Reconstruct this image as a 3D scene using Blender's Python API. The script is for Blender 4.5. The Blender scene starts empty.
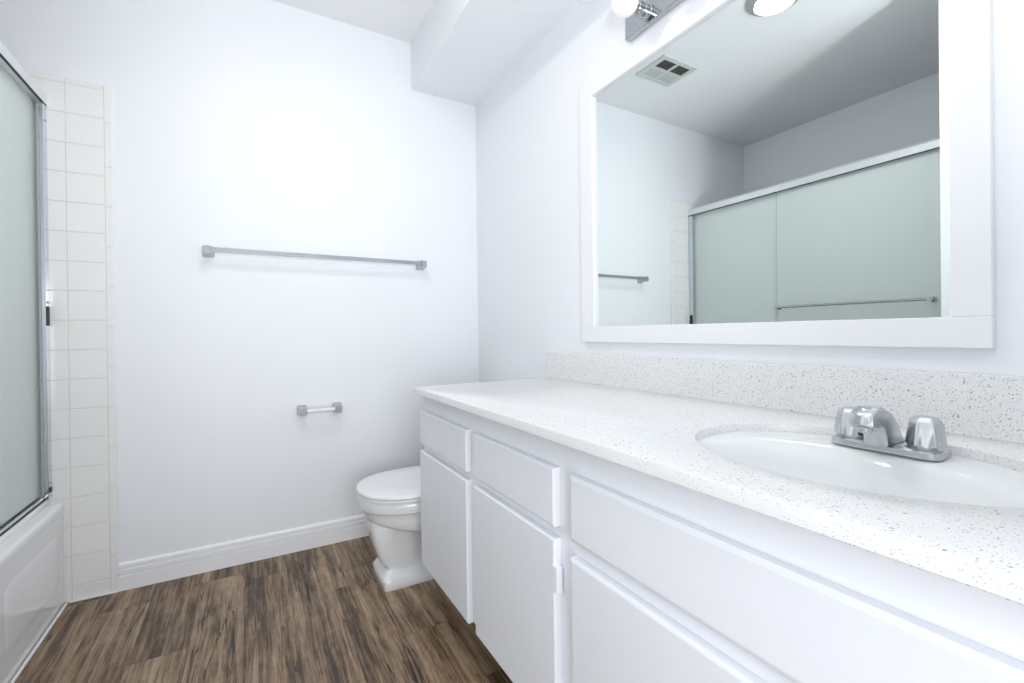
import bpy, bmesh, math
from mathutils import Vector, Matrix

S = bpy.context.scene
COL = S.collection
PI = math.pi

# ------------------------------------------------------------------ camera
F_PX, CX, CY = 457.2278, 512.0, 334.7425
YAW, PITCH, ROLL, CAM_H = .5193, -.0033, .0119, .9828
A, B, H = 1.1019, 2.3071, 2.4866          # right wall x, back wall y, ceiling z
c, s = math.cos(YAW), math.sin(YAW)
eu, ed, ev = Vector((c, -s, 0)), Vector((s, c, 0)), Vector((0, 0, 1))
c, s = math.cos(PITCH), math.sin(PITCH)
cd, cv = c * ed + s * ev, c * ev - s * ed
c, s = math.cos(ROLL), math.sin(ROLL)
cu, cv = c * eu - s * cv, s * eu + c * cv
cam = bpy.data.cameras.new('camera')
cam.sensor_width = 36.0
cam.lens = F_PX * 36 / 1024
cam.shift_x = -(CX - 512) / 1024
cam.shift_y = (CY - 341.5) / 1024
cam.clip_start = .02
co = bpy.data.objects.new('camera', cam)
COL.objects.link(co)
m = Matrix((cu, cv, -cd)).transposed().to_4x4()
m.translation = Vector((0, 0, CAM_H))
co.matrix_world = m
S.camera = co

# ------------------------------------------------------------------ world, lights, exposure
S.view_settings.view_transform = 'Standard'
S.view_settings.look = 'None'
S.view_settings.gamma = 1
S.view_settings.exposure = 1.04
S.view_settings.use_curve_mapping = False
W = bpy.data.worlds.new('hall_light')
S.world = W
W.use_nodes = True
W.node_tree.nodes['Background'].inputs[0].default_value = (.93, .96, 1, 1)
W.node_tree.nodes['Background'].inputs[1].default_value = 0.45
BULB_POWER, LENS_POWER, HALL_POWER, SIDE_POWER, UP_POWER = .12, 46.0, 14.5, 1.5, 6.6


def area(name, loc, size, sy, power, color, target):
    l = bpy.data.lights.new(name, 'AREA')
    l.shape = 'RECTANGLE'
    l.size, l.size_y, l.energy, l.color = size, sy, power, color
    o = bpy.data.objects.new(name, l)
    COL.objects.link(o)
    o.location = loc
    o.rotation_euler = (Vector(target) - Vector(loc)).to_track_quat('-Z', 'Y').to_euler()
    return o


# unseen fill lights, added behind the camera and to its left
area('hall_fill', (0, -1.1, 1.0), 1.1, 1.2, HALL_POWER, (.93, .965, 1.0), (0, .3, 1.75))
area('side_fill', (-1.3, -.40, .75), .9, 1.0, SIDE_POWER, (.93, .965, 1.0), (.5, 1.25, .45))  # added fill to lift the cabinet fronts, no known source
# unseen camera flash, bounced off the ceiling
area('bounce_flash', (.02, -.19, 1.30), .13, .13, UP_POWER, (.96, .98, 1.0), (0, .31, 2.30))


# ------------------------------------------------------------------ materials
class NT:
    def __init__(self, name):
        self.m = bpy.data.materials.new(name)
        self.m.use_nodes = True
        self.t = self.m.node_tree
        self.b = self.t.nodes['Principled BSDF']

    def n(self, typ, **kw):
        x = self.t.nodes.new(typ)
        for k, v in kw.items():
            setattr(x, k, v)
        return x

    def l(self, a, b):
        self.t.links.new(a, b)

    def math(self, op, a, b=None, c=None):
        x = self.n('ShaderNodeMath', operation=op)
        for i, v in enumerate((a, b, c)):
            if v is None:
                continue
            if isinstance(v, (int, float)):
                x.inputs[i].default_value = v
            else:
                self.l(v, x.inputs[i])
        return x.outputs[0]

    def mix(self, f, a, b, blend='MIX'):
        x = self.n('ShaderNodeMix', data_type='RGBA', blend_type=blend)
        for i, v in ((0, f), (6, a), (7, b)):
            if isinstance(v, (int, float)):
                x.inputs[i].default_value = v
            elif isinstance(v, tuple):
                x.inputs[i].default_value = v + (1,)
            else:
                self.l(v, x.inputs[i])
        return x.outputs[2]

    def ramp(self, f, stops):
        x = self.n('ShaderNodeValToRGB')
        e = x.color_ramp.elements
        while len(e) < len(stops):
            e.new(.5)
        for el, (p, col) in zip(e, stops):
            el.position = p
            el.color = col + (1,)
        self.l(f, x.inputs[0])
        return x.outputs[0]

    def set(self, color=None, rough=None, metal=None, **kw):
        if color is not None:
            if isinstance(color, tuple):
                self.b.inputs['Base Color'].default_value = color + (1,)
            else:
                self.l(color, self.b.inputs['Base Color'])
        if rough is not None:
            self.b.inputs['Roughness'].default_value = rough
        if metal is not None:
            self.b.inputs['Metallic'].default_value = metal
        for k, v in kw.items():
            self.b.inputs[k.replace('_', ' ')].default_value = v
        return self

    def bump(self, h, strength, dist=.002):
        x = self.n('ShaderNodeBump')
        x.inputs['Strength'].default_value = strength
        x.inputs['Distance'].default_value = dist
        self.l(h, x.inputs['Height'])
        self.l(x.outputs[0], self.b.inputs['Normal'])

    def pos(self):
        return self.n('ShaderNodeNewGeometry').outputs['Position']

    def noise(self, vec, scale, detail=2, rough=.5, dist=0):
        x = self.n('ShaderNodeTexNoise')
        x.inputs['Scale'].default_value = scale
        x.inputs['Detail'].default_value = detail
        x.inputs['Roughness'].default_value = rough
        x.inputs['Distortion'].default_value = dist
        self.l(vec, x.inputs['Vector'])
        return x.outputs['Fac']


def paint(name, col, rough, scale=160, st=.12):
    t = NT(name).set(col, rough)
    t.bump(t.noise(t.pos(), scale, 3), st, .001)
    return t.m


M = {}
M['wall'] = paint('wall_paint', (.905, .92, .958), .6, 120, .15)
M['ceiling'] = paint('ceiling_paint', (.93, .938, .95), .8, 200, .2)
M['trim'] = paint('white_trim_paint', (.93, .935, .95), .35, 60, .05)
M['cabinet'] = paint('white_cabinet_paint', (.885, .905, .955), .4, 70, .08)
M['frame'] = paint('white_frame_paint', (.90, .91, .93), .4, 60, .05)
M['caulk'] = paint('white_caulk', (.86, .86, .85), .5, 60, .05)
M['porcelain'] = NT('white_porcelain').set((.85, .86, .865), .08, Coat_Weight=.3).m
M['sink'] = NT('white_sink_enamel').set((.86, .88, .88), .12, Coat_Weight=.2).m
M['seat'] = NT('white_seat_plastic').set((.88, .885, .89), .22).m
M['tub'] = NT('white_tub_enamel').set((.91, .92, .93), .12, Coat_Weight=.2).m
M['tile'] = NT('glazed_white_tile').set((.92, .92, .91), .15).m
M['grout'] = NT('beige_grout').set((.80, .78, .74), .8).m
M['chrome'] = NT('chrome').set((.50, .52, .54), .13, 1.0).m
M['satin'] = NT('worn_satin_chrome').set((.58, .60, .61), .24, 1.0).m
M['glass_edge'] = NT('glass_cut_edge').set((.42, .52, .49), .3).m
M['mirror'] = NT('mirror_glass').set((.83, .88, .87), 0.0, 1.0).m
M['alu'] = NT('satin_aluminium').set((.84, .86, .88), .22, 1.0).m
M['jamb'] = NT('polished_aluminium').set((.66, .70, .75), .16, 1.0).m
M['white_alu'] = NT('pale_anodised_aluminium').set((.80, .82, .83), .28, .55).m
M['nickel'] = NT('brushed_nickel').set((.42, .43, .41), .4, .6).m
M['rubber'] = NT('black_rubber').set((.03, .03, .03), .6).m
M['dark'] = NT('toe_recess_shade').set((.02, .02, .02), .8).m  # near-black: shade of the recess painted into the toe board
M['mesh'] = NT('dark_vent_mesh').set((.10, .10, .09), .7).m
M['plastic'] = NT('white_plastic').set((.86, .86, .85), .3).m
M['vent'] = NT('vent_plastic').set((.66, .68, .66), .5).m
M['panel'] = NT('vent_lens_plastic').set((.55, .58, .56), .5).m


def emit(name, col, strength, base=(.9, .9, .88)):
    t = NT(name).set(base, .3)
    t.b.inputs['Emission Color'].default_value = col + (1,)
    t.b.inputs['Emission Strength'].default_value = strength
    return t.m


M['bulb'] = emit('lit_globe_glass', (1, .95, .88), BULB_POWER, (.84, .82, .78))
M['lens'] = emit('lit_lens', (1, .965, .92), LENS_POWER)

# frosted door glass
t = NT('frosted_glass').set((.88, .95, .93), .45, Transmission_Weight=.28, IOR=1.3)
t.bump(t.noise(t.pos(), 260, 2), .2, .001)
M['frosted'] = t.m

# speckled quartz
t = NT('speckled_quartz')
p = t.pos()
col = (.87, .875, .875)
for sc, thr, gate, dark in ((460, .22, .52, (.50, .51, .51)), (270, .17, .52, (.26, .25, .24)), (115, .10, .55, (.15, .13, .115)), (62, .085, .66, (.10, .085, .07))):
    v = t.n('ShaderNodeTexVoronoi')
    v.inputs['Scale'].default_value = sc
    nz = t.n('ShaderNodeTexNoise')
    nz.inputs['Scale'].default_value = sc * 2.2
    t.l(p, nz.inputs['Vector'])
    vm = t.n('ShaderNodeVectorMath', operation='MULTIPLY_ADD')
    t.l(nz.outputs['Color'], vm.inputs[0])
    vm.inputs[1].default_value = (.35 / sc,) * 3
    t.l(p, vm.inputs[2])
    t.l(vm.outputs[0], v.inputs['Vector'])
    sep = t.n('ShaderNodeSeparateColor')
    t.l(v.outputs['Color'], sep.inputs[0])
    g = t.math('GREATER_THAN', sep.outputs[0], gate)
    rad = t.math('MULTIPLY_ADD', sep.outputs[1], thr * 1.3, thr * .55)
    d = t.math('LESS_THAN', v.outputs['Distance'], rad)
    f = t.math('MULTIPLY', t.math('MULTIPLY', d, g), t.math('MULTIPLY_ADD', sep.outputs[2], .5, .5))
    col = t.mix(f, col, dark)
t.set(col, .22)
M['quartz'] = t.m

# weathered brown vinyl planks running along y
t = NT('weathered_vinyl_plank')
p = t.pos()
xyz = t.n('ShaderNodeSeparateXYZ')
t.l(p, xyz.inputs[0])
px = t.math('DIVIDE', t.math('ADD', xyz.outputs[0], .031), .152)
ix = t.math('FLOOR', px)
fx = t.math('FRACT', px)
w1 = t.n('ShaderNodeTexWhiteNoise', noise_dimensions='1D')
t.l(ix, w1.inputs['W'])
py = t.math('ADD', t.math('DIVIDE', xyz.outputs[1], 1.22), t.math('MULTIPLY', w1.outputs['Value'], 7.3))
iy = t.math('FLOOR', py)
fy = t.math('FRACT', py)
w2 = t.n('ShaderNodeTexWhiteNoise', noise_dimensions='2D')
cmb = t.n('ShaderNodeCombineXYZ')
t.l(ix, cmb.inputs[0]); t.l(iy, cmb.inputs[1])
t.l(cmb.outputs[0], w2.inputs['Vector'])
rnd = w2.outputs['Value']


def stretched(kx, ky, kz):
    q = t.n('ShaderNodeCombineXYZ')
    t.l(t.math('MULTIPLY', xyz.outputs[0], kx), q.inputs[0])
    t.l(t.math('MULTIPLY', xyz.outputs[1], ky), q.inputs[1])
    t.l(t.math('MULTIPLY', rnd, kz), q.inputs[2])
    return q.outputs[0]


warp = t.noise(stretched(7, 3.2, 61), 1, 3, .6)
wx = t.math('MULTIPLY_ADD', t.math('SUBTRACT', warp, .5), .016, xyz.outputs[0])


def grain(kx, ky, kz):
    q = t.n('ShaderNodeCombineXYZ')
    t.l(t.math('MULTIPLY', wx, kx), q.inputs[0])
    t.l(t.math('MULTIPLY', xyz.outputs[1], ky), q.inputs[1])
    t.l(t.math('MULTIPLY', rnd, kz), q.inputs[2])
    return q.outputs[0]


patch = t.noise(grain(13, 1.3, 37), 1, 4, .62, .5)
streak = t.noise(grain(62, 2.1, 91), 1, 6, .74, .3)
fine = t.noise(grain(240, 7, 53), 1, 4, .65, .2)
blot = t.noise(stretched(24, 13, 45), 1, 4, .7, .6)
v = t.math('ADD', t.math('MULTIPLY', patch, .50), t.math('MULTIPLY', streak, .54))
v = t.math('ADD', v, t.math('MULTIPLY', t.math('SUBTRACT', fine, .5), .34))
v = t.math('ADD', v, t.math('MULTIPLY', t.math('SUBTRACT', blot, .5), .20))
v = t.math('ADD', v, t.math('MULTIPLY', t.math('SUBTRACT', rnd, .5), .05))
col = t.ramp(v, [(.36, (.024, .013, .007)), (.45, (.098, .060, .034)), (.53, (.235, .155, .095)),
                 (.62, (.37, .262, .170)), (.73, (.53, .41, .28))])
# drying cracks: thin dark lines that follow the grain
cr = t.noise(grain(19, .75, 71), 1, 3, .55)
ln = t.math('LESS_THAN', t.math('ABSOLUTE', t.math('SUBTRACT', cr, .5)), .0062)
gt = t.math('GREATER_THAN', t.noise(stretched(9, 2.6, 29), 1, 2), .50)
col = t.mix(t.math('MULTIPLY', t.math('MULTIPLY', ln, gt), .85), col, (.020, .013, .009))
# dark knots
vo = t.n('ShaderNodeTexVoronoi')
vo.inputs['Scale'].default_value = 1
t.l(stretched(9, 3.4, 7), vo.inputs['Vector'])
sep = t.n('ShaderNodeSeparateColor')
t.l(vo.outputs['Color'], sep.inputs[0])
kn = t.math('MULTIPLY', t.math('LESS_THAN', vo.outputs['Distance'], .10), t.math('GREATER_THAN', sep.outputs[0], .72))
col = t.mix(t.math('MULTIPLY', kn, .55), col, (.03, .02, .015))
# seams
ex = t.math('MINIMUM', fx, t.math('SUBTRACT', 1, fx))
ey = t.math('MINIMUM', fy, t.math('SUBTRACT', 1, fy))
seam = t.math('MAXIMUM', t.math('LESS_THAN', ex, .008), t.math('LESS_THAN', ey, .0008))
col = t.mix(t.math('MULTIPLY', seam, .45), col, (.035, .026, .02))
t.set(col, .42)
t.bump(t.math('ADD', fine, t.math('MULTIPLY', seam, -1.5)), .15, .001)
M['floor'] = t.m


# ------------------------------------------------------------------ mesh helpers
ORG = {}


def obj(name, bm, mat, parent=None, smooth=False, angle=35):
    me = bpy.data.meshes.new(name)
    bmesh.ops.recalc_face_normals(bm, faces=bm.faces)
    if parent is not None:
        bmesh.ops.translate(bm, verts=bm.verts, vec=-ORG[parent.name])
    bm.to_mesh(me)
    bm.free()
    me.materials.append(mat)
    if smooth:
        for f in me.polygons:
            f.use_smooth = True
        me.set_sharp_from_angle(angle=math.radians(angle))
    o = bpy.data.objects.new(name, me)
    COL.objects.link(o)
    if parent is not None:
        o.parent = parent
        ORG[o.name] = ORG[parent.name].copy()
    else:
        ORG[o.name] = Vector((0, 0, 0))
    return o


def tag(o, label, cat, group=None):
    o['label'], o['category'] = label, cat
    if group:
        o['group'] = group
    return o


def thing(name, loc, label, cat, group=None):
    o = bpy.data.objects.new(name, None)
    o.empty_display_size = .05
    COL.objects.link(o)
    o.location = loc
    ORG[o.name] = Vector(loc)
    return tag(o, label, cat, group)


def struct(name, bm, mat, smooth=False):
    o = obj(name, bm, mat, None, smooth)
    o['kind'] = 'structure'
    return o


def box(bm, x0, x1, y0, y1, z0, z1, bev=0, seg=2):
    r = bmesh.ops.create_cube(bm, size=1)
    vs = r['verts']
    for v in vs:
        v.co = Vector((x0 + (v.co.x + .5) * (x1 - x0), y0 + (v.co.y + .5) * (y1 - y0), z0 + (v.co.z + .5) * (z1 - z0)))
    if bev:
        es = list({e for v in vs for e in v.link_edges})
        bmesh.ops.bevel(bm, geom=es, offset=bev, segments=seg, affect='EDGES', profile=.5)
    return bm


def boxes(*bs, bev=0, seg=2):
    bm = bmesh.new()
    for b in bs:
        box(bm, *b, bev=bev, seg=seg)
    return bm


def loft(bm, rings, close=True, cap0=True, cap1=True):
    R = [[bm.verts.new(p) for p in r] for r in rings]
    n = len(R[0])
    for a, b in zip(R, R[1:]):
        for i in range(n if close else n - 1):
            j = (i + 1) % n
            bm.faces.new((a[i], a[j], b[j], b[i]))
    if cap0:
        bm.faces.new(R[0][::-1])
    if cap1:
        bm.faces.new(R[-1])
    return R


def frame_of(d):
    d = Vector(d).normalized()
    u = d.cross(Vector((0, 0, 1)))
    if u.length < 1e-4:
        u = d.cross(Vector((1, 0, 0)))
    u.normalize()
    return u, d.cross(u)


def tube(bm, p0, p1, prof, n=24):
    """revolve prof = [(t along p0->p1 in metres, radius)] round the axis"""
    p0, p1 = Vector(p0), Vector(p1)
    d = (p1 - p0).normalized()
    u, w = frame_of(d)
    rings = [[p0 + d * tt + (u * math.cos(2 * PI * k / n) + w * math.sin(2 * PI * k / n)) * max(r, 1e-4)
              for k in range(n)] for tt, r in prof]
    loft(bm, rings)
    return bm


def sphere(bm, cpt, r, seg=40, ring=24):
    bmesh.ops.create_uvsphere(bm, u_segments=seg, v_segments=ring, radius=r, matrix=Matrix.Translation(cpt))
    return bm


def prism_y(bm, prof, y0, y1, bev=0):
    """extrude an (x, z) outline along y"""
    n0 = len(bm.verts)
    loft(bm, [[(x, y0, z) for x, z in prof], [(x, y1, z) for x, z in prof]])
    if bev:
        bm.verts.ensure_lookup_table()
        es = [e for e in bm.edges if all(v.index == -1 or True for v in e.verts)]
        bmesh.ops.bevel(bm, geom=es, offset=bev, segments=2, affect='EDGES')
    return bm


def sup(x0, x1, yc, hw, z, ex=2.0, n=64, xm=None, slope=0):
    """rounded outline: front tip x0, back x1, half width hw, ex = squareness"""
    xm = (x0 + x1) / 2 if xm is None else xm
    out = []
    for k in range(n):
        a = 2 * PI * k / n
        ca, sa = math.cos(a), math.sin(a)
        e = 2 / ex
        dx = abs(ca) ** e * (1 if ca >= 0 else -1)
        dy = abs(sa) ** e * (1 if sa >= 0 else -1)
        x = xm + dx * ((x1 - xm) if dx >= 0 else (xm - x0))
        out.append((x, yc + dy * hw, z - slope * (x - x0)))
    return out


# ------------------------------------------------------------------ the room
XT = -1.333            # outer wall of the tub alcove
TUBX = -.607           # tub apron
TUBY = .77             # near end of the tub
YF = -.12              # front wall, with the doorway the camera stands in
floor = struct('floor', boxes((-1.45, 1.25, -1.9, B + .12, -.05, 0)), M['floor'])
struct('ceiling', boxes((-1.45, 1.25, YF - .12, B + .12, H, H + .05)), M['ceiling'])
struct('wall_back', boxes((-1.45, 1.25, B, B + .12, 0, H)), M['wall'])
struct('wall_right', boxes((A, A + .12, YF - .12, B, 0, H)), M['wall'])
struct('wall_left', boxes((XT - .12, XT, TUBY - .11, B, 0, H)), M['wall'])
struct('wall_wing', boxes((XT, -.32, TUBY - .11, TUBY, 0, H)), M['wall'])
struct('wall_front', boxes((-.60, -.52, YF - .12, YF, 0, H), (.50, A, YF - .12, YF, 0, H)), M['wall'])
struct('soffit', boxes((.7363, A, YF, B, 2.2479, H)), M['wall'])


def baseboard(name, p0, p1, nrm):
    """moulded skirting from p0 to p1 (floor points on the wall), nrm points into the room"""
    prof = [(0, 0), (.012, 0), (.012, .0565), (.004, .0595), (.004, .0635), (.012, .0665), (.0115, .0795), (.0035, .0825),
            (.0035, .0865), (.0100, .0895), (.009, .099), (.005, .104), (0, .106)]
    bm = bmesh.new()
    nv = Vector(nrm)
    loft(bm, [[Vector(q) + nv * d + Vector((0, 0, z)) for d, z in prof] for q in (p0, p1)])
    return struct(name, bm, M['trim'])


baseboard('baseboard_back', (-.4555, B, 0), (A, B, 0), (0, -1, 0))
baseboard('baseboard_right', (A, 1.62, 0), (A, B - .012, 0), (-1, 0, 0))

# wall tile: grout bed with separate glazed tiles, bullnose edge strip and cap
TP = .1105
T1 = -.455
GX = -.480


def tile_grid(bm, axis, fixed, n, u0, u1, us, zs, proud=.008, gap=.0022):
    """tiles between the grout lines us (horizontal) and zs (vertical)"""
    for i in range(len(us) - 1):
        for j in range(len(zs) - 1):
            a0, a1, z0, z1 = us[i] + gap / 2, us[i + 1] - gap / 2, zs[j] + gap / 2, zs[j + 1] - gap / 2
            if a1 - a0 < .004 or z1 - z0 < .004:
                continue
            f0, f1 = sorted((fixed, fixed + n * proud))
            if axis == 'x':
                box(bm, a0, a1, f0, f1, z0, z1, bev=.0013, seg=1)
            else:
                box(bm, f0, f1, a0, a1, z0, z1, bev=.0013, seg=1)


ZT = 1.8238
zs = sorted([0.0] + [ZT + TP - TP * k for k in range(0, 18) if ZT + TP - TP * k > .02])
us = sorted([GX - TP * k for k in range(0, 8) if GX - TP * k > XT + .02] + [XT + .008])
bm = bmesh.new()
tile_grid(bm, 'x', B - .0005, -1, 0, 0, us, zs)
tile_grid(bm, 'x', B - .0005, -1, 0, 0, us, [zs[-1], zs[-1] + .020])
bz = [0.0, .138, .258, .411, .565, .718, .872, 1.025, 1.179, 1.333, 1.487, 1.640, 1.808, zs[-1] + .020]
tile_grid(bm, 'x', B - .0005, -1, 0, 0, [GX, T1], bz, proud=.0085)
struct('tile_back', bm, M['tile'])
struct('grout_back', boxes((XT, T1 - .003, B - .0062, B + .001, 0, zs[-1] + .017)), M['grout'])
zl = [z for z in zs if z > .33]
bm = bmesh.new()
ul = [B - .010 - TP * k for k in range(0, 15) if B - .010 - TP * k > TUBY + .01]
tile_grid(bm, 'y', XT + .0005, 1, 0, 0, sorted(ul + [TUBY + .008]), zl)
struct('tile_left', bm, M['tile'])
struct('grout_left', boxes((XT - .001, XT + .0062, TUBY, B - .008, .34, zl[-1])), M['grout'])
bm = bmesh.new()
un_ = sorted([-.66 - TP * k for k in range(0, 8) if -.66 - TP * k > XT + .02] + [XT + .008])
tile_grid(bm, 'x', TUBY - .0005, 1, 0, 0, un_, zl)
struct('tile_front', bm, M['tile'])
struct('grout_front', boxes((XT + .006, -.662, TUBY - .001, TUBY + .0062, .34, zl[-1])), M['grout'])
# caulk beads
struct('trim_1', boxes((TUBX, TUBX + .009, TUBY, B - .02, 0, .007), bev=.002, seg=1), M['caulk'])
struct('trim_2', boxes((TUBX + .009, T1, B - .018, B - .008, 0, .005), bev=.002, seg=1), M['caulk'])

# ------------------------------------------------------------------ bathtub
tub = thing('bathtub', (-.97, 1.55, 0), 'white alcove bathtub with embossed apron beneath the frosted sliding doors', 'bathtub')
y0, y1 = TUBY + .002, B - .010
x0, x1 = XT + .002, TUBX
xm, ym = (x0 + x1) / 2, (y0 + y1) / 2


def rr(xa, xb, ya, yb, z, ex=14, n=96):
    out = []
    for k in range(n):
        a = 2 * PI * (k + .5) / n
        ca, sa = math.cos(a), math.sin(a)
        q = (abs(ca) ** ex + abs(sa) ** ex) ** (-1 / ex)
        out.append(((xa + xb) / 2 + ca * q * (xb - xa) / 2, (ya + yb) / 2 + sa * q * (yb - ya) / 2, z))
    return out




def rq(xa, xb, ya, yb, z, rad, n=96):
    # rectangle with corner radius rad, n points, matched by corner
    out = []
    q = n // 4
    for ci, (cx_, cy_) in enumerate(((xb - rad, yb - rad), (xa + rad, yb - rad), (xa + rad, ya + rad), (xb - rad, ya + rad))):
        for k in range(q):
            a_ = PI / 2 * (ci + k / (q - 1))
            out.append((cx_ + rad * math.cos(a_), cy_ + rad * math.sin(a_), z))
    return out


bm = bmesh.new()
loft(bm, [rq(x0, x1 - .004, y0, y1, .0, .002), rq(x0, x1 - .004, y0, y1, .330, .002), rq(x0, x1 - .001, y0, y1, .348, .002),
          rq(x0, x1, y0, y1, .356, .002), rq(x0, x1, y0, y1, .368, .002), rq(x0 + .001, x1 - .003, y0 + .001, y1 - .001, .3755, .002),
          rq(x0 + .003, x1 - .009, y0 + .002, y1 - .002, .379, .002),
          rq(x0 + .07, x1 - .095, y0 + .07, y1 - .10, .379, .10), rq(x0 + .078, x1 - .104, y0 + .08, y1 - .11, .372, .11),
          rq(x0 + .10, x1 - .13, y0 + .13, y1 - .17, .20, .12), rq(x0 + .13, x1 - .16, y0 + .18, y1 - .24, .08, .14),
          rq(x0 + .19, x1 - .21, y0 + .25, y1 - .32, .055, .12)])
obj('tub_shell', bm, M['tub'], tub, True, 40)
bm = bmesh.new()
for ya, yb in ((.86, 1.27), (1.345, 1.755), (1.83, 2.24)):
    zc, yc = .182, (ya + yb) / 2
    rings = []
    for d, off in ((-.004, 0), (0.0004, 0), (.0008, .005), (.0014, .012), (.0017, .020)):
        ring = []
        for k in range(64):
            a = 2 * PI * (k + .5) / 64
            ca, sa = math.cos(a), math.sin(a)
            q = (abs(ca) ** 10 + abs(sa) ** 10) ** (-1 / 10)
            ring.append((x1 - .004 + d, yc + ca * q * ((yb - ya) / 2 - off), zc + sa * q * (.098 - off)))
        rings.append(ring)
    loft(bm, rings)
obj('apron_panel', bm, M['tub'], tub, True, 40)
bm = bmesh.new()
tube(bm, (-.97, y1 - .34, .054), (-.97, y1 - .34, .060), [(0, .03), (.004, .03), (.006, .024)])
obj('drain', bm, M['chrome'], tub, True)

# ------------------------------------------------------------------ sliding shower door
XG = -.638
HZ0, HZ1 = 1.838, 1.892
obj('sill', boxes((-.705, -.644, TUBY + .003, B - .0102, .372, .400), bev=.006, seg=3), M['tub'], tub, True, 40)
sd = thing('shower_door', (-.66, 1.55, .400), 'frosted glass sliding tub door with pale metal header and chrome frame', 'shower door')
bm = bmesh.new()
prof = [(-.702, HZ0), (XG, HZ0), (XG, HZ0 + .034), (XG - .003, HZ0 + .040), (XG - .010, HZ0 + .044), (XG - .016, HZ1 - .004),
        (XG - .022, HZ1), (-.702, HZ1)]
prism_y(bm, prof, TUBY + .009, B - .0095)
obj('header', bm, M['white_alu'], sd)
obj('bottom_track', boxes((-.690, XG - .013, TUBY + .009, B - .010, .4002, .406), (XG - .0165, XG - .013, TUBY + .009, B - .010, .406, .414),
                          (-.690, -.687, TUBY + .009, B - .010, .406, .420)), M['alu'], sd)
obj('track_gasket', boxes((XG - .0129, XG - .0105, TUBY + .009, B - .012, .4003, .4048)), M['rubber'], sd)
for ya, yb in ((TUBY + .009, TUBY + .055), (B - .045, B - .0095)):
    j = obj('jamb', boxes((XG - .0125, XG - .001, ya, yb, .4002, HZ0 - .005), bev=.0015, seg=1), M['jamb'], sd)
    yj = (ya + yb) / 2
    bm = bmesh.new()
    for z in (.46, 1.115, 1.775):
        tube(bm, (XG - .002, yj, z), (XG + .002, yj, z), [(0, .0045), (.0025, .0045), (.004, .002)], 12)
    obj('screw', bm, M['nickel'], j, True)
    obj('bumper', boxes((XG - .003, XG + .002, yj - .0165, yj + .009, 1.030, 1.100), bev=.001, seg=1), M['rubber'], j)
    obj('bumper', boxes((XG - .003, XG + .002, yj - .016, yj + .008, .425, .443), bev=.001, seg=1), M['rubber'], j)
# top dark slot under the header
obj('header_gasket', boxes((XG - .006, XG - .0005, TUBY + .010, B - .011, HZ0 - .005, HZ0 - .0002)), M['rubber'], sd)
inner = obj('glass_panel', boxes((-.672, -.667, 1.506, 2.2960, .415, HZ0 - .001)), M['frosted'], sd)
outer = obj('glass_panel', boxes((-.662, -.657, TUBY + .012, 1.650, .415, HZ0 - .001)), M['frosted'], sd)
obj('glass_edge', boxes((-.6625, -.6565, 1.6502, 1.6525, .415, HZ0 - .001)), M['glass_edge'], outer)
obj('glass_edge', boxes((-.6725, -.6665, 1.5035, 1.5058, .415, HZ0 - .001)), M['glass_edge'], inner)
tb = obj('door_towel_bar', tube(bmesh.new(), (-.606, .893, 1.122), (-.606, 1.643, 1.122), [(0, .007), (.75, .007)], 16), M['chrome'], outer, True)
bm = bmesh.new()
for y in (.90, 1.636):
    tube(bm, (-.6572, y, 1.122), (-.598, y, 1.122), [(0, .014), (.006, .014), (.010, .009), (.058, .009)], 16)
obj('bar_post', bm, M['chrome'], outer, True)

# ------------------------------------------------------------------ toilet
TY = 1.86
tl = thing('toilet', (.62, TY, 0), 'white porcelain toilet with closed lid behind the vanity end', 'toilet')
bm = bmesh.new()
SL = .27
TB = 1.848          # centre line of the foot and column
R = [sup(.432, .80, TB, .096, .0, 16), sup(.429, .80, TB, .098, .004, 16), sup(.427, .80, TB, .098, .040, 16), sup(.431, .80, TB, .094, .044, 16),
     sup(.441, .80, TB, .085, .062, 14), sup(.447, .80, TB, .081, .066, 12), sup(.449, .80, TB, .080, .070, 9),
     sup(.444, .81, TB, .080, .082, 8), sup(.428, .82, TB, .081, .098, 7.5),
     sup(.420, .83, TB, .082, .116, 7), sup(.404, .85, TB, .088, .170, 6, xm=.62), sup(.393, .87, TB, .098, .228, 5, xm=.62)]
R += [sup(.390, .88, TY, .118, .262, 3.2, xm=.62, slope=SL), sup(.384, .90, TY, .156, .265, 2.4, xm=.62, slope=SL),
      sup(.380, .91, TY, .168, .273, 2.3, xm=.62, slope=SL * .8), sup(.376, .91, TY, .173, .287, 2.25, xm=.62, slope=SL * .3),
      sup(.372, .91, TY, .175, .300, 2.2, xm=.62), sup(.368, .91, TY, .178, .304, 2.2, xm=.62), sup(.361, .91, TY, .186, .308, 2.2, xm=.62),
      sup(.359, .91, TY, .189, .326, 2.2, xm=.62), sup(.360, .91, TY, .188, .342, 2.2, xm=.62), sup(.366, .905, TY, .182, .350, 2.2, xm=.62),
      sup(.415, .80, TY, .135, .350, 2.1, xm=.62), sup(.43, .78, TY, .12, .330, 2.1, xm=.62), sup(.47, .74, TY, .09, .22, 2, xm=.6)]
loft(bm, R)
obj('bowl', bm, M['porcelain'], tl, True, 50)
bm = bmesh.new()
loft(bm, [sup(.363, .82, TY, .185, .3515, 2.3, xm=.60), sup(.357, .825, TY, .190, .354, 2.3, xm=.60), sup(.357, .825, TY, .190, .360, 2.3, xm=.60),
          sup(.362, .82, TY, .185, .3635, 2.3, xm=.60), sup(.43, .77, TY, .12, .3635, 2.1, xm=.60), sup(.43, .77, TY, .12, .3515, 2.1, xm=.60)],
     cap0=False, cap1=False)
bm.verts.ensure_lookup_table()
n = 64
for i in range(n):
    j = (i + 1) % n
    bm.faces.new((bm.verts[5 * n + i], bm.verts[5 * n + j], bm.verts[j], bm.verts[i]))
obj('seat', bm, M['seat'], tl, True, 50)
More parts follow.
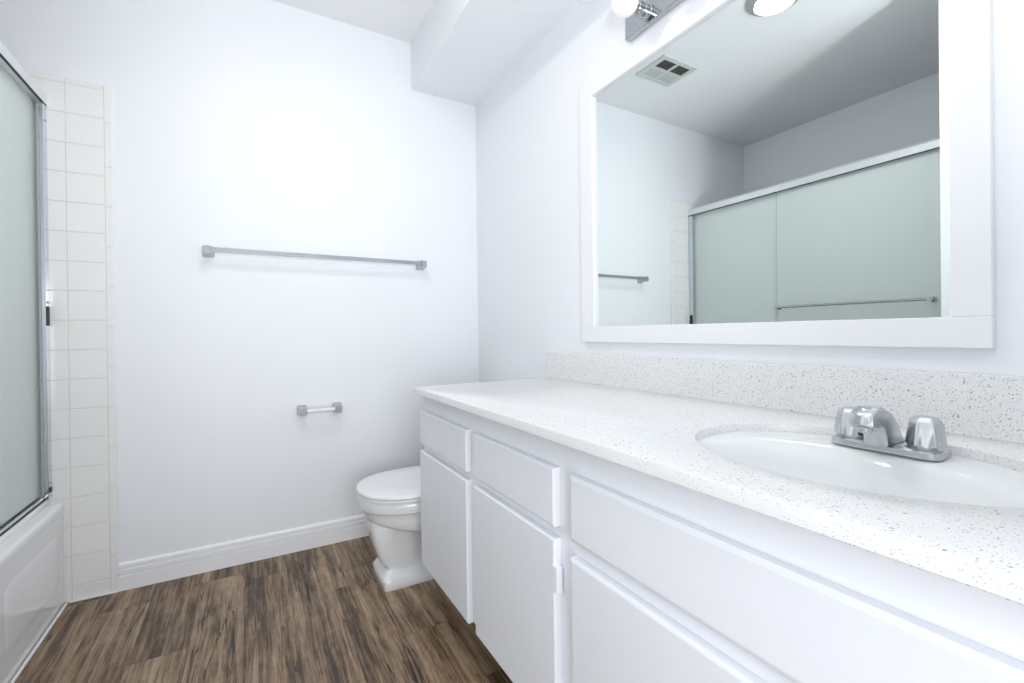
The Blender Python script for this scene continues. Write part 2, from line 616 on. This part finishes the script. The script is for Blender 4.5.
bm = bmesh.new()
loft(bm, [sup(.360, .82, TY, .187, .3645, 2.3, xm=.60), sup(.356, .825, TY, .191, .367, 2.3, xm=.60), sup(.356, .825, TY, .191, .373, 2.3, xm=.60),
          sup(.360, .822, TY, .187, .3775, 2.3, xm=.60), sup(.370, .815, TY, .177, .380, 2.3, xm=.60), sup(.45, .75, TY, .11, .382, 2.2, xm=.60)])
obj('lid', bm, M['seat'], tl, True, 50)
for y in (TY - .075, TY + .075):
    obj('seat_hinge', tube(bmesh.new(), (.828, y - .02, .362), (.828, y + .02, .362), [(0, .011), (.04, .011)], 16), M['seat'], tl, True)
bm = bmesh.new()
loft(bm, [sup(.875, 1.085, TY, .19, .3505, 7), sup(.87, 1.09, TY, .20, .37, 8), sup(.862, 1.092, TY, .225, .66, 9), sup(.862, 1.092, TY, .225, .675, 9)])
tk = obj('tank', bm, M['porcelain'], tl, True, 50)
bm = bmesh.new()
loft(bm, [sup(.855, 1.094, TY, .232, .6755, 10), sup(.850, 1.096, TY, .236, .681, 10), sup(.850, 1.096, TY, .236, .703, 10), sup(.862, 1.09, TY, .225, .712, 9)])
obj('tank_lid', bm, M['porcelain'], tl, True, 50)
bm = bmesh.new()
tube(bm, (.866, TY + .16, .63), (.845, TY + .16, .63), [(0, .012), (.010, .012), (.011, .007), (.021, .007)], 16)
box(bm, .842, .850, TY + .085, TY + .168, .624, .637, bev=.002)
obj('flush_lever', bm, M['chrome'], tl, True)

# ------------------------------------------------------------------ vanity cabinet
FX = .526            # face of doors and drawers
FR = .544            # face frame
YE, YN = 1.604, -.108   # far and near end
CT, CB = .794, .772
vc = thing('vanity_cabinet', (.82, .75, 0), 'long white painted bathroom vanity cabinet with slab doors beneath the speckled countertop', 'cabinet')
st = [(YE - .022, YE), (1.148, 1.196), (.722, .764), (.303, .335), (YN, YN + .03)]
bm = bmesh.new()
for ya, yb in st:
    box(bm, FR, FR + .02, ya, yb, .158, CB)
for (ya, _), (_, yb) in zip(st, st[1:]):
    a_, b_ = yb - 0, ya + 0
for k in range(len(st) - 1):
    ya, yb = st[k + 1][1], st[k][0]
    for z0, z1 in ((.158, .175), (.540, .600), (.700, CB)):
        box(bm, FR, FR + .02, ya, yb, z0, z1)
obj('face_frame', bm, M['cabinet'], vc)
obj('end_panel', boxes((FR + .02, A - .004, YE - .018, YE, .158, CB), (.66, A - .004, YE - .018, YE, 0, .158)), M['cabinet'], vc)
obj('end_panel', boxes((FR + .02, A - .004, YN, YN + .018, .158, CB), (.66, A - .004, YN, YN + .018, 0, .158)), M['cabinet'], vc)
obj('bottom_panel', boxes((FR + .02, A - .004, YN + .018, YE - .018, .158, .174)), M['cabinet'], vc)
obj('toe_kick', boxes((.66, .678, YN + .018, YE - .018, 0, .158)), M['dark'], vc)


def slab(bm, ya, yb, za, zb, ch=.004):
    # overlay slab with a chamfered face edge
    loft(bm, [[(x, y, z) for y, z in ((ya + i, za + i), (yb - i, za + i), (yb - i, zb - i), (ya + i, zb - i))]
              for x, i in ((FR - .0005, 0), (FX + .003, 0), (FX + .001, ch * .5), (FX, ch))])
    return bm


DT, DB_, PT, PB = .7095, .590, .5655, .157
bays = [(1.193, 1.600), (.760, 1.144), (.329, .708), (-.085, .309)]
for k in (0, 1):
    obj('drawer', slab(bmesh.new(), *bays[k], DB_, DT), M['cabinet'], vc)
obj('false_front', slab(bmesh.new(), bays[3][0], bays[2][1], DB_ - .006, DT, .008), M['cabinet'], vc)
doors = []
for k in range(4):
    ya, yb = bays[k]
    doors.append(obj('door', slab(bmesh.new(), ya, yb, PB, PT if k < 2 else .552, .004 if k < 2 else .007), M['cabinet'], vc))
# painted wrap hinges
for k, ye, sg in ((1, bays[1][0], -1), (2, bays[2][0], -1)):
    for z in (.487, .24):
        bm = bmesh.new()
        ya, yb = sorted((ye + .004, ye - .013))
        box(bm, FX - .0022, FX + .012, ya, ye + .007, z - .027, z + .027, bev=.0015, seg=1)
        tube(bm, (FX + .004, ye - .006, z - .026), (FX + .004, ye - .006, z + .026), [(0, .0055), (.052, .0055)], 12)
        box(bm, FR - .0022, FR - .0002, ye - .022, ye - .002, z - .021, z + .021)
        obj('hinge', bm, M['cabinet'], doors[k], True)

# ------------------------------------------------------------------ countertop with backsplash
ctp = thing('countertop', (.80, .75, CB), 'white speckled quartz countertop with low backsplash on the vanity', 'countertop')
CX0, CX1, CY0, CY1 = .504, A - .0005, YF + .002, 1.610
SX, SY, SA, SB = .7955, .3553, .192, .232
angs = [2 * PI * k / 120 for k in range(120)]
for xx in (CX0, CX1):
    for yy in (CY0, CY1):
        a = math.atan2(yy - SY, xx - SX) % (2 * PI)
        i = min(range(len(angs)), key=lambda q: abs(angs[q] - a))
        angs[i] = a
angs.sort()


def rect_pt(a, ins, z):
    ca, sa = math.cos(a), math.sin(a)
    ts = []
    if abs(ca) > 1e-9:
        ts.append(((CX1 if ca > 0 else CX0) - SX) / ca)
    if abs(sa) > 1e-9:
        ts.append(((CY1 if sa > 0 else CY0) - SY) / sa)
    q = min(ts)
    x, y = SX + ca * q, SY + sa * q
    return (min(max(x, CX0 + ins), CX1 - ins), min(max(y, CY0 + ins), CY1 - ins), z)


def ell(a, da, z, cx=SX, cy=SY, ra=SA, rb=SB):
    # point of the ellipse on the ray at angle a from its centre
    q = 1 / math.hypot(math.cos(a) / (ra + da), math.sin(a) / (rb + da))
    return (cx + math.cos(a) * q, cy + math.sin(a) * q, z)


bm = bmesh.new()
rings = [[ell(a, 0, CB) for a in angs], [ell(a, 0, CT - .0022) for a in angs], [ell(a, .0006, CT - .0006) for a in angs],
         [ell(a, .0022, CT) for a in angs],
         [rect_pt(a, .0022, CT) for a in angs], [rect_pt(a, .0006, CT - .0006) for a in angs], [rect_pt(a, 0, CT - .0022) for a in angs],
         [rect_pt(a, 0, CB + .002) for a in angs], [rect_pt(a, .002, CB) for a in angs], [ell(a, 0, CB) for a in angs]]
loft(bm, rings, cap0=False, cap1=False)
bmesh.ops.remove_doubles(bm, verts=bm.verts, dist=1e-5)
obj('slab', bm, M['quartz'], ctp, True, 40)
obj('backsplash', boxes((A - .0185, A - .0005, CY0, CY1 - .004, CT - .0003, .902), bev=.0008, seg=1), M['quartz'], ctp)

# ------------------------------------------------------------------ sink
sk = thing('sink', (SX, SY, .62), 'white oval basin set into the speckled countertop', 'sink')
bx = .748


def bell(ra, rb, z, cx):
    return [(cx + math.cos(a) * ra, SY + math.sin(a) * rb, z) for a in angs]


bm = bmesh.new()
LZ = .7785
inn = [(SA - .0004, SB - .0004, LZ, SX), (SA - .004, SB - .004, LZ - .0005, SX), (.168, .218, LZ - .001, .775),
       (.150, .210, LZ - .004, .757), (.142, .203, LZ - .012, .750), (.134, .192, LZ - .035, bx), (.118, .170, LZ - .075, bx),
       (.088, .13, LZ - .108, bx), (.05, .07, LZ - .125, bx), (.022, .022, LZ - .130, bx)]
out = [(.022, .022, LZ - .138, bx), (.06, .08, LZ - .134, bx), (.098, .14, LZ - .116, bx), (.128, .18, LZ - .08, bx), (.145, .203, LZ - .035, bx),
       (.155, .214, LZ - .012, .757), (SA - .0004, SB - .0004, LZ - .010, SX), (SA - .0004, SB - .0004, LZ, SX)]
loft(bm, [bell(*r) for r in inn + out], cap0=False, cap1=False)
bmesh.ops.remove_doubles(bm, verts=bm.verts, dist=1e-5)
obj('basin', bm, M['sink'], sk, True, 60)
bm = bmesh.new()
tube(bm, (bx, SY, LZ - .137), (bx, SY, LZ - .127), [(0, .021), (.007, .021), (.009, .026), (.010, .022)])
obj('drain', bm, M['chrome'], sk, True)

# ------------------------------------------------------------------ faucet
FY = .357
FZ = LZ
fc = thing('faucet', (.94, FY, FZ), 'chrome two handle centerset faucet on the back of the basin', 'faucet')


def plate(bm, x0, x1, y0, y1, z, ex=5):
    return sup(x0, x1, (y0 + y1) / 2, (y1 - y0) / 2, z, ex)


bm = bmesh.new()
loft(bm, [plate(bm, .905, .972, FY - .074, FY + .078, FZ, 6), plate(bm, .904, .973, FY - .075, FY + .079, FZ + .002, 6),
          plate(bm, .9045, .9725, FY - .074, FY + .078, FZ + .010, 6), plate(bm, .913, .964, FY - .067, FY + .071, FZ + .014, 6)])
obj('base_plate', bm, M['satin'], fc, True, 30)
prof = [(.955, FZ + .012), (.951, FZ + .022), (.930, FZ + .050), (.908, FZ + .068), (.884, FZ + .077), (.862, FZ + .078), (.848, FZ + .074),
        (.840, FZ + .066), (.838, FZ + .052), (.844, FZ + .047), (.866, FZ + .049), (.879, FZ + .042), (.886, FZ + .030), (.892, FZ + .012)]
bm = bmesh.new()
Rr = []
for k, dy in enumerate((-.0165, -.0125, .0125, .0165)):
    ins = .0035 if k in (0, 3) else 0
    cxp = sum(p_[0] for p_ in prof) / len(prof)
    ring = []
    for i, (x, z) in enumerate(prof):
        x_, z_ = prof[i - 1]
        xn, zn = prof[(i + 1) % len(prof)]
        tx, tz = xn - x_, zn - z_
        L = math.hypot(tx, tz)
        ring.append((x + tz / L * ins * 1, FY + dy, z - tx / L * ins * 1))
    Rr.append(ring)
# inset direction check: the top of the profile must move down
if Rr[0][4][2] > prof[4][1]:
    for q in (0, 3):
        Rr[q] = [(2 * x - X, y, 2 * z - Z) for (X, y, Z), (x, z) in zip(Rr[q], prof)]
loft(bm, Rr)
sp = obj('spout', bm, M['satin'], fc, True, 42)
bm = bmesh.new()
tube(bm, (.853, FY, FZ + .053), (.853, FY, FZ + .039), [(0, .011), (.012, .011), (.014, .009)], 20)
obj('aerator', bm, M['satin'], sp, True)
for yk in (FY + .055, FY - .050):
    bm = bmesh.new()
    xk = .936
    ringz = [(.012, .021, 2.0), (.017, .0235, 2.0), (.019, .0255, 6), (.052, .0210, 6), (.059, .0185, 6), (.063, .014, 6), (.064, .006, 6)]
    rings = []
    for dz, r, hexy in ringz:
        ring = []
        for k in range(48):
            a = 2 * PI * k / 48
            rad = r
            if hexy == 6:      # six flats with rounded corners
                loc = (a + .25) % (PI / 3) - PI / 6
                rad = r * min(1.0, .93 / math.cos(loc) if True else 1)
                rad = r * (.90 / math.cos(loc))
                rad = min(rad, r * 1.01)
            ring.append((xk + math.cos(a) * rad, yk + math.sin(a) * rad, FZ + dz))
        rings.append(ring)
    loft(bm, rings)
    obj('handle', bm, M['satin'], fc, True, 28)

# ------------------------------------------------------------------ wall mirror
XFm = A - .018
MB, MI, MT, MTO = .9472, 1.0027, 1.8411, 1.897
ML, MLI, MR, MRI = 1.3651, 1.2960, .267, .3196
mr = thing('wall_mirror', (A, .816, MB), 'large wall mirror in a wide flat white frame above the backsplash', 'mirror')
obj('bottom_rail', boxes((XFm, A - .0005, MR, ML, MB, MI), bev=.0015), M['frame'], mr)
obj('top_rail', boxes((XFm, A - .0005, MR, ML, MT, MTO), bev=.0015), M['frame'], mr)
obj('stile', boxes((XFm, A - .0005, MLI, ML, MI, MT), bev=.0015), M['frame'], mr)
obj('stile', boxes((XFm, A - .0005, MR, MRI, MI, MT), bev=.0015), M['frame'], mr)
obj('mirror_glass', boxes((A - .006, A - .002, MRI - .003, MLI + .003, MI - .003, MT + .003)), M['mirror'], mr)

# ------------------------------------------------------------------ vanity light bar
lb = thing('vanity_light', (A, .816, 1.938), 'chrome vanity light bar with round white globe bulbs above the mirror', 'light fixture')
obj('back_plate', boxes((A - .022, A - .0005, .515, 1.117, 1.938, 2.052), bev=.003), M['chrome'], lb)
BZ = 1.958 + .012
for yb_ in (1.018, .883, .749, .614):
    so = obj('socket', tube(bmesh.new(), (A - .0225, yb_, BZ), (.99, yb_, BZ), [(0, .024), (.006, .024), (.008, .0215), (.024, .0215), (.026, .020), (.048, .0205), (.050, .019)], 28), M['chrome'], lb, True)
    bm = bmesh.new()
    sphere(bm, (.985, yb_, BZ), .040)
    obj('globe_bulb', bm, M['bulb'], lb, True)

# ------------------------------------------------------------------ ceiling downlight
dlx, dly = .119, 1.20
dl = thing('ceiling_downlight', (dlx, dly, H), 'round ceiling downlight with grey trim ring and domed lens, seen in the mirror', 'ceiling light')
bm = bmesh.new()
tube(bm, (dlx, dly, H - .0005), (dlx, dly, H - .03), [(0, .116), (.004, .116), (.010, .112), (.024, .090), (.027, .085), (.025, .081), (.006, .079)], 48)
obj('trim_ring', bm, M['nickel'], dl, True)
bm = bmesh.new()
tube(bm, (dlx, dly, H - .010), (dlx, dly, H - .06), [(-.006, .076), (.008, .076), (.015, .069), (.021, .052), (.025, .028), (.026, .004)], 48)
obj('lens', bm, M['lens'], dl, True, 80)

# ------------------------------------------------------------------ ceiling vent
vx0, vx1, vy0, vy1 = -.040, .226, 1.735, 1.950
ve = thing('ceiling_vent', ((vx0 + vx1) / 2, (vy0 + vy1) / 2, H), 'square ceiling exhaust vent with four grille openings, seen in the mirror', 'vent')
vz = H - .010
bm = bmesh.new()
xm_, ym_ = (vx0 + vx1) / 2, (vy0 + vy1) / 2
for b_ in ((vx0, vx1, vy0, vy0 + .026), (vx0, vx1, vy1 - .026, vy1), (vx0, vx0 + .028, vy0 + .026, vy1 - .026), (vx1 - .028, vx1, vy0 + .026, vy1 - .026),
           (xm_ - .009, xm_ + .009, vy0 + .026, vy1 - .026), (vx0 + .028, xm_ - .009, ym_ - .008, ym_ + .008), (xm_ + .009, vx1 - .028, ym_ - .008, ym_ + .008)):
    box(bm, *b_, vz, H - .0005)
obj('grille_frame', bm, M['vent'], ve)
for xa, xb in ((vx0 + .028, xm_ - .009), (xm_ + .009, vx1 - .028)):
    g = obj('opening', boxes((xa, xb, vy0 + .026, ym_ - .008, H - .004, H - .0008)), M['mesh'], ve)
    bm = bmesh.new()
    for k in range(1, 7):
        yk = vy0 + .026 + (ym_ - .008 - vy0 - .026) * k / 7
        box(bm, xa, xb, yk - .0012, yk + .0012, H - .008, H - .004)
    obj('louver', bm, M['mesh'], g)
    obj('light_lens', boxes((xa, xb, ym_ + .008, vy1 - .026, H - .007, H - .0008)), M['panel'], ve)

# ------------------------------------------------------------------ towel bar
TZ = 1.344
YB_ = B - .058
tw = thing('towel_bar', (.31, B, TZ), 'long square chrome towel bar mounted on the back wall', 'towel bar')
X0, X1 = -.150, .770
obj('bar', boxes((X0, X1, YB_ - .0045, YB_ + .0045, TZ - .009, TZ + .009), bev=.001), M['chrome'], tw)


def mount(xc, zc, yo, w=.022, hz=.024):
    bm = bmesh.new()

    def sq(y, hw, hh):
        return [(q[0], y, zc + (q[1])) for q in
                [(xc + u * hw * (abs(math.cos(a)) ** 5 + abs(math.sin(a)) ** 5) ** (-1 / 5), 0) if False else
                 (xc + math.cos(a) * hw * (abs(math.cos(a)) ** 7 + abs(math.sin(a)) ** 7) ** (-1 / 7),
                  math.sin(a) * hh * (abs(math.cos(a)) ** 7 + abs(math.sin(a)) ** 7) ** (-1 / 7))
                 for a in [2 * PI * (k + .5) / 32 for k in range(32)]]]
    loft(bm, [sq(B - .0005, w, hz), sq(B - .008, w, hz), sq(B - .012, w * .9, hz * .9), sq(B - .022, w * .72, hz * .72), sq(yo + .012, w * .72, hz * .72),
              sq(yo - .004, w * .74, hz * .74), sq(yo - .011, w * .62, hz * .62)])
    return bm


for xx in (X0, X1):
    obj('mount', mount(xx, TZ - .003, YB_), M['chrome'], tw, True, 30)

# ------------------------------------------------------------------ toilet paper holder
PZ, PY = .641, B - .058
tp = thing('toilet_paper_holder', (.27, B, PZ), 'small chrome toilet paper holder with empty white roller on the back wall', 'toilet paper holder')
for xx in (.200, .352):
    obj('post', mount(xx, PZ, PY, .021, .023), M['chrome'], tp, True, 30)
bm = bmesh.new()
tube(bm, (.215, PY, PZ), (.337, PY, PZ), [(0, .006), (.002, .0085), (.058, .0085), (.059, .0098), (.120, .0098), (.122, .007)], 24)
obj('roller', bm, M['plastic'], tp, True)
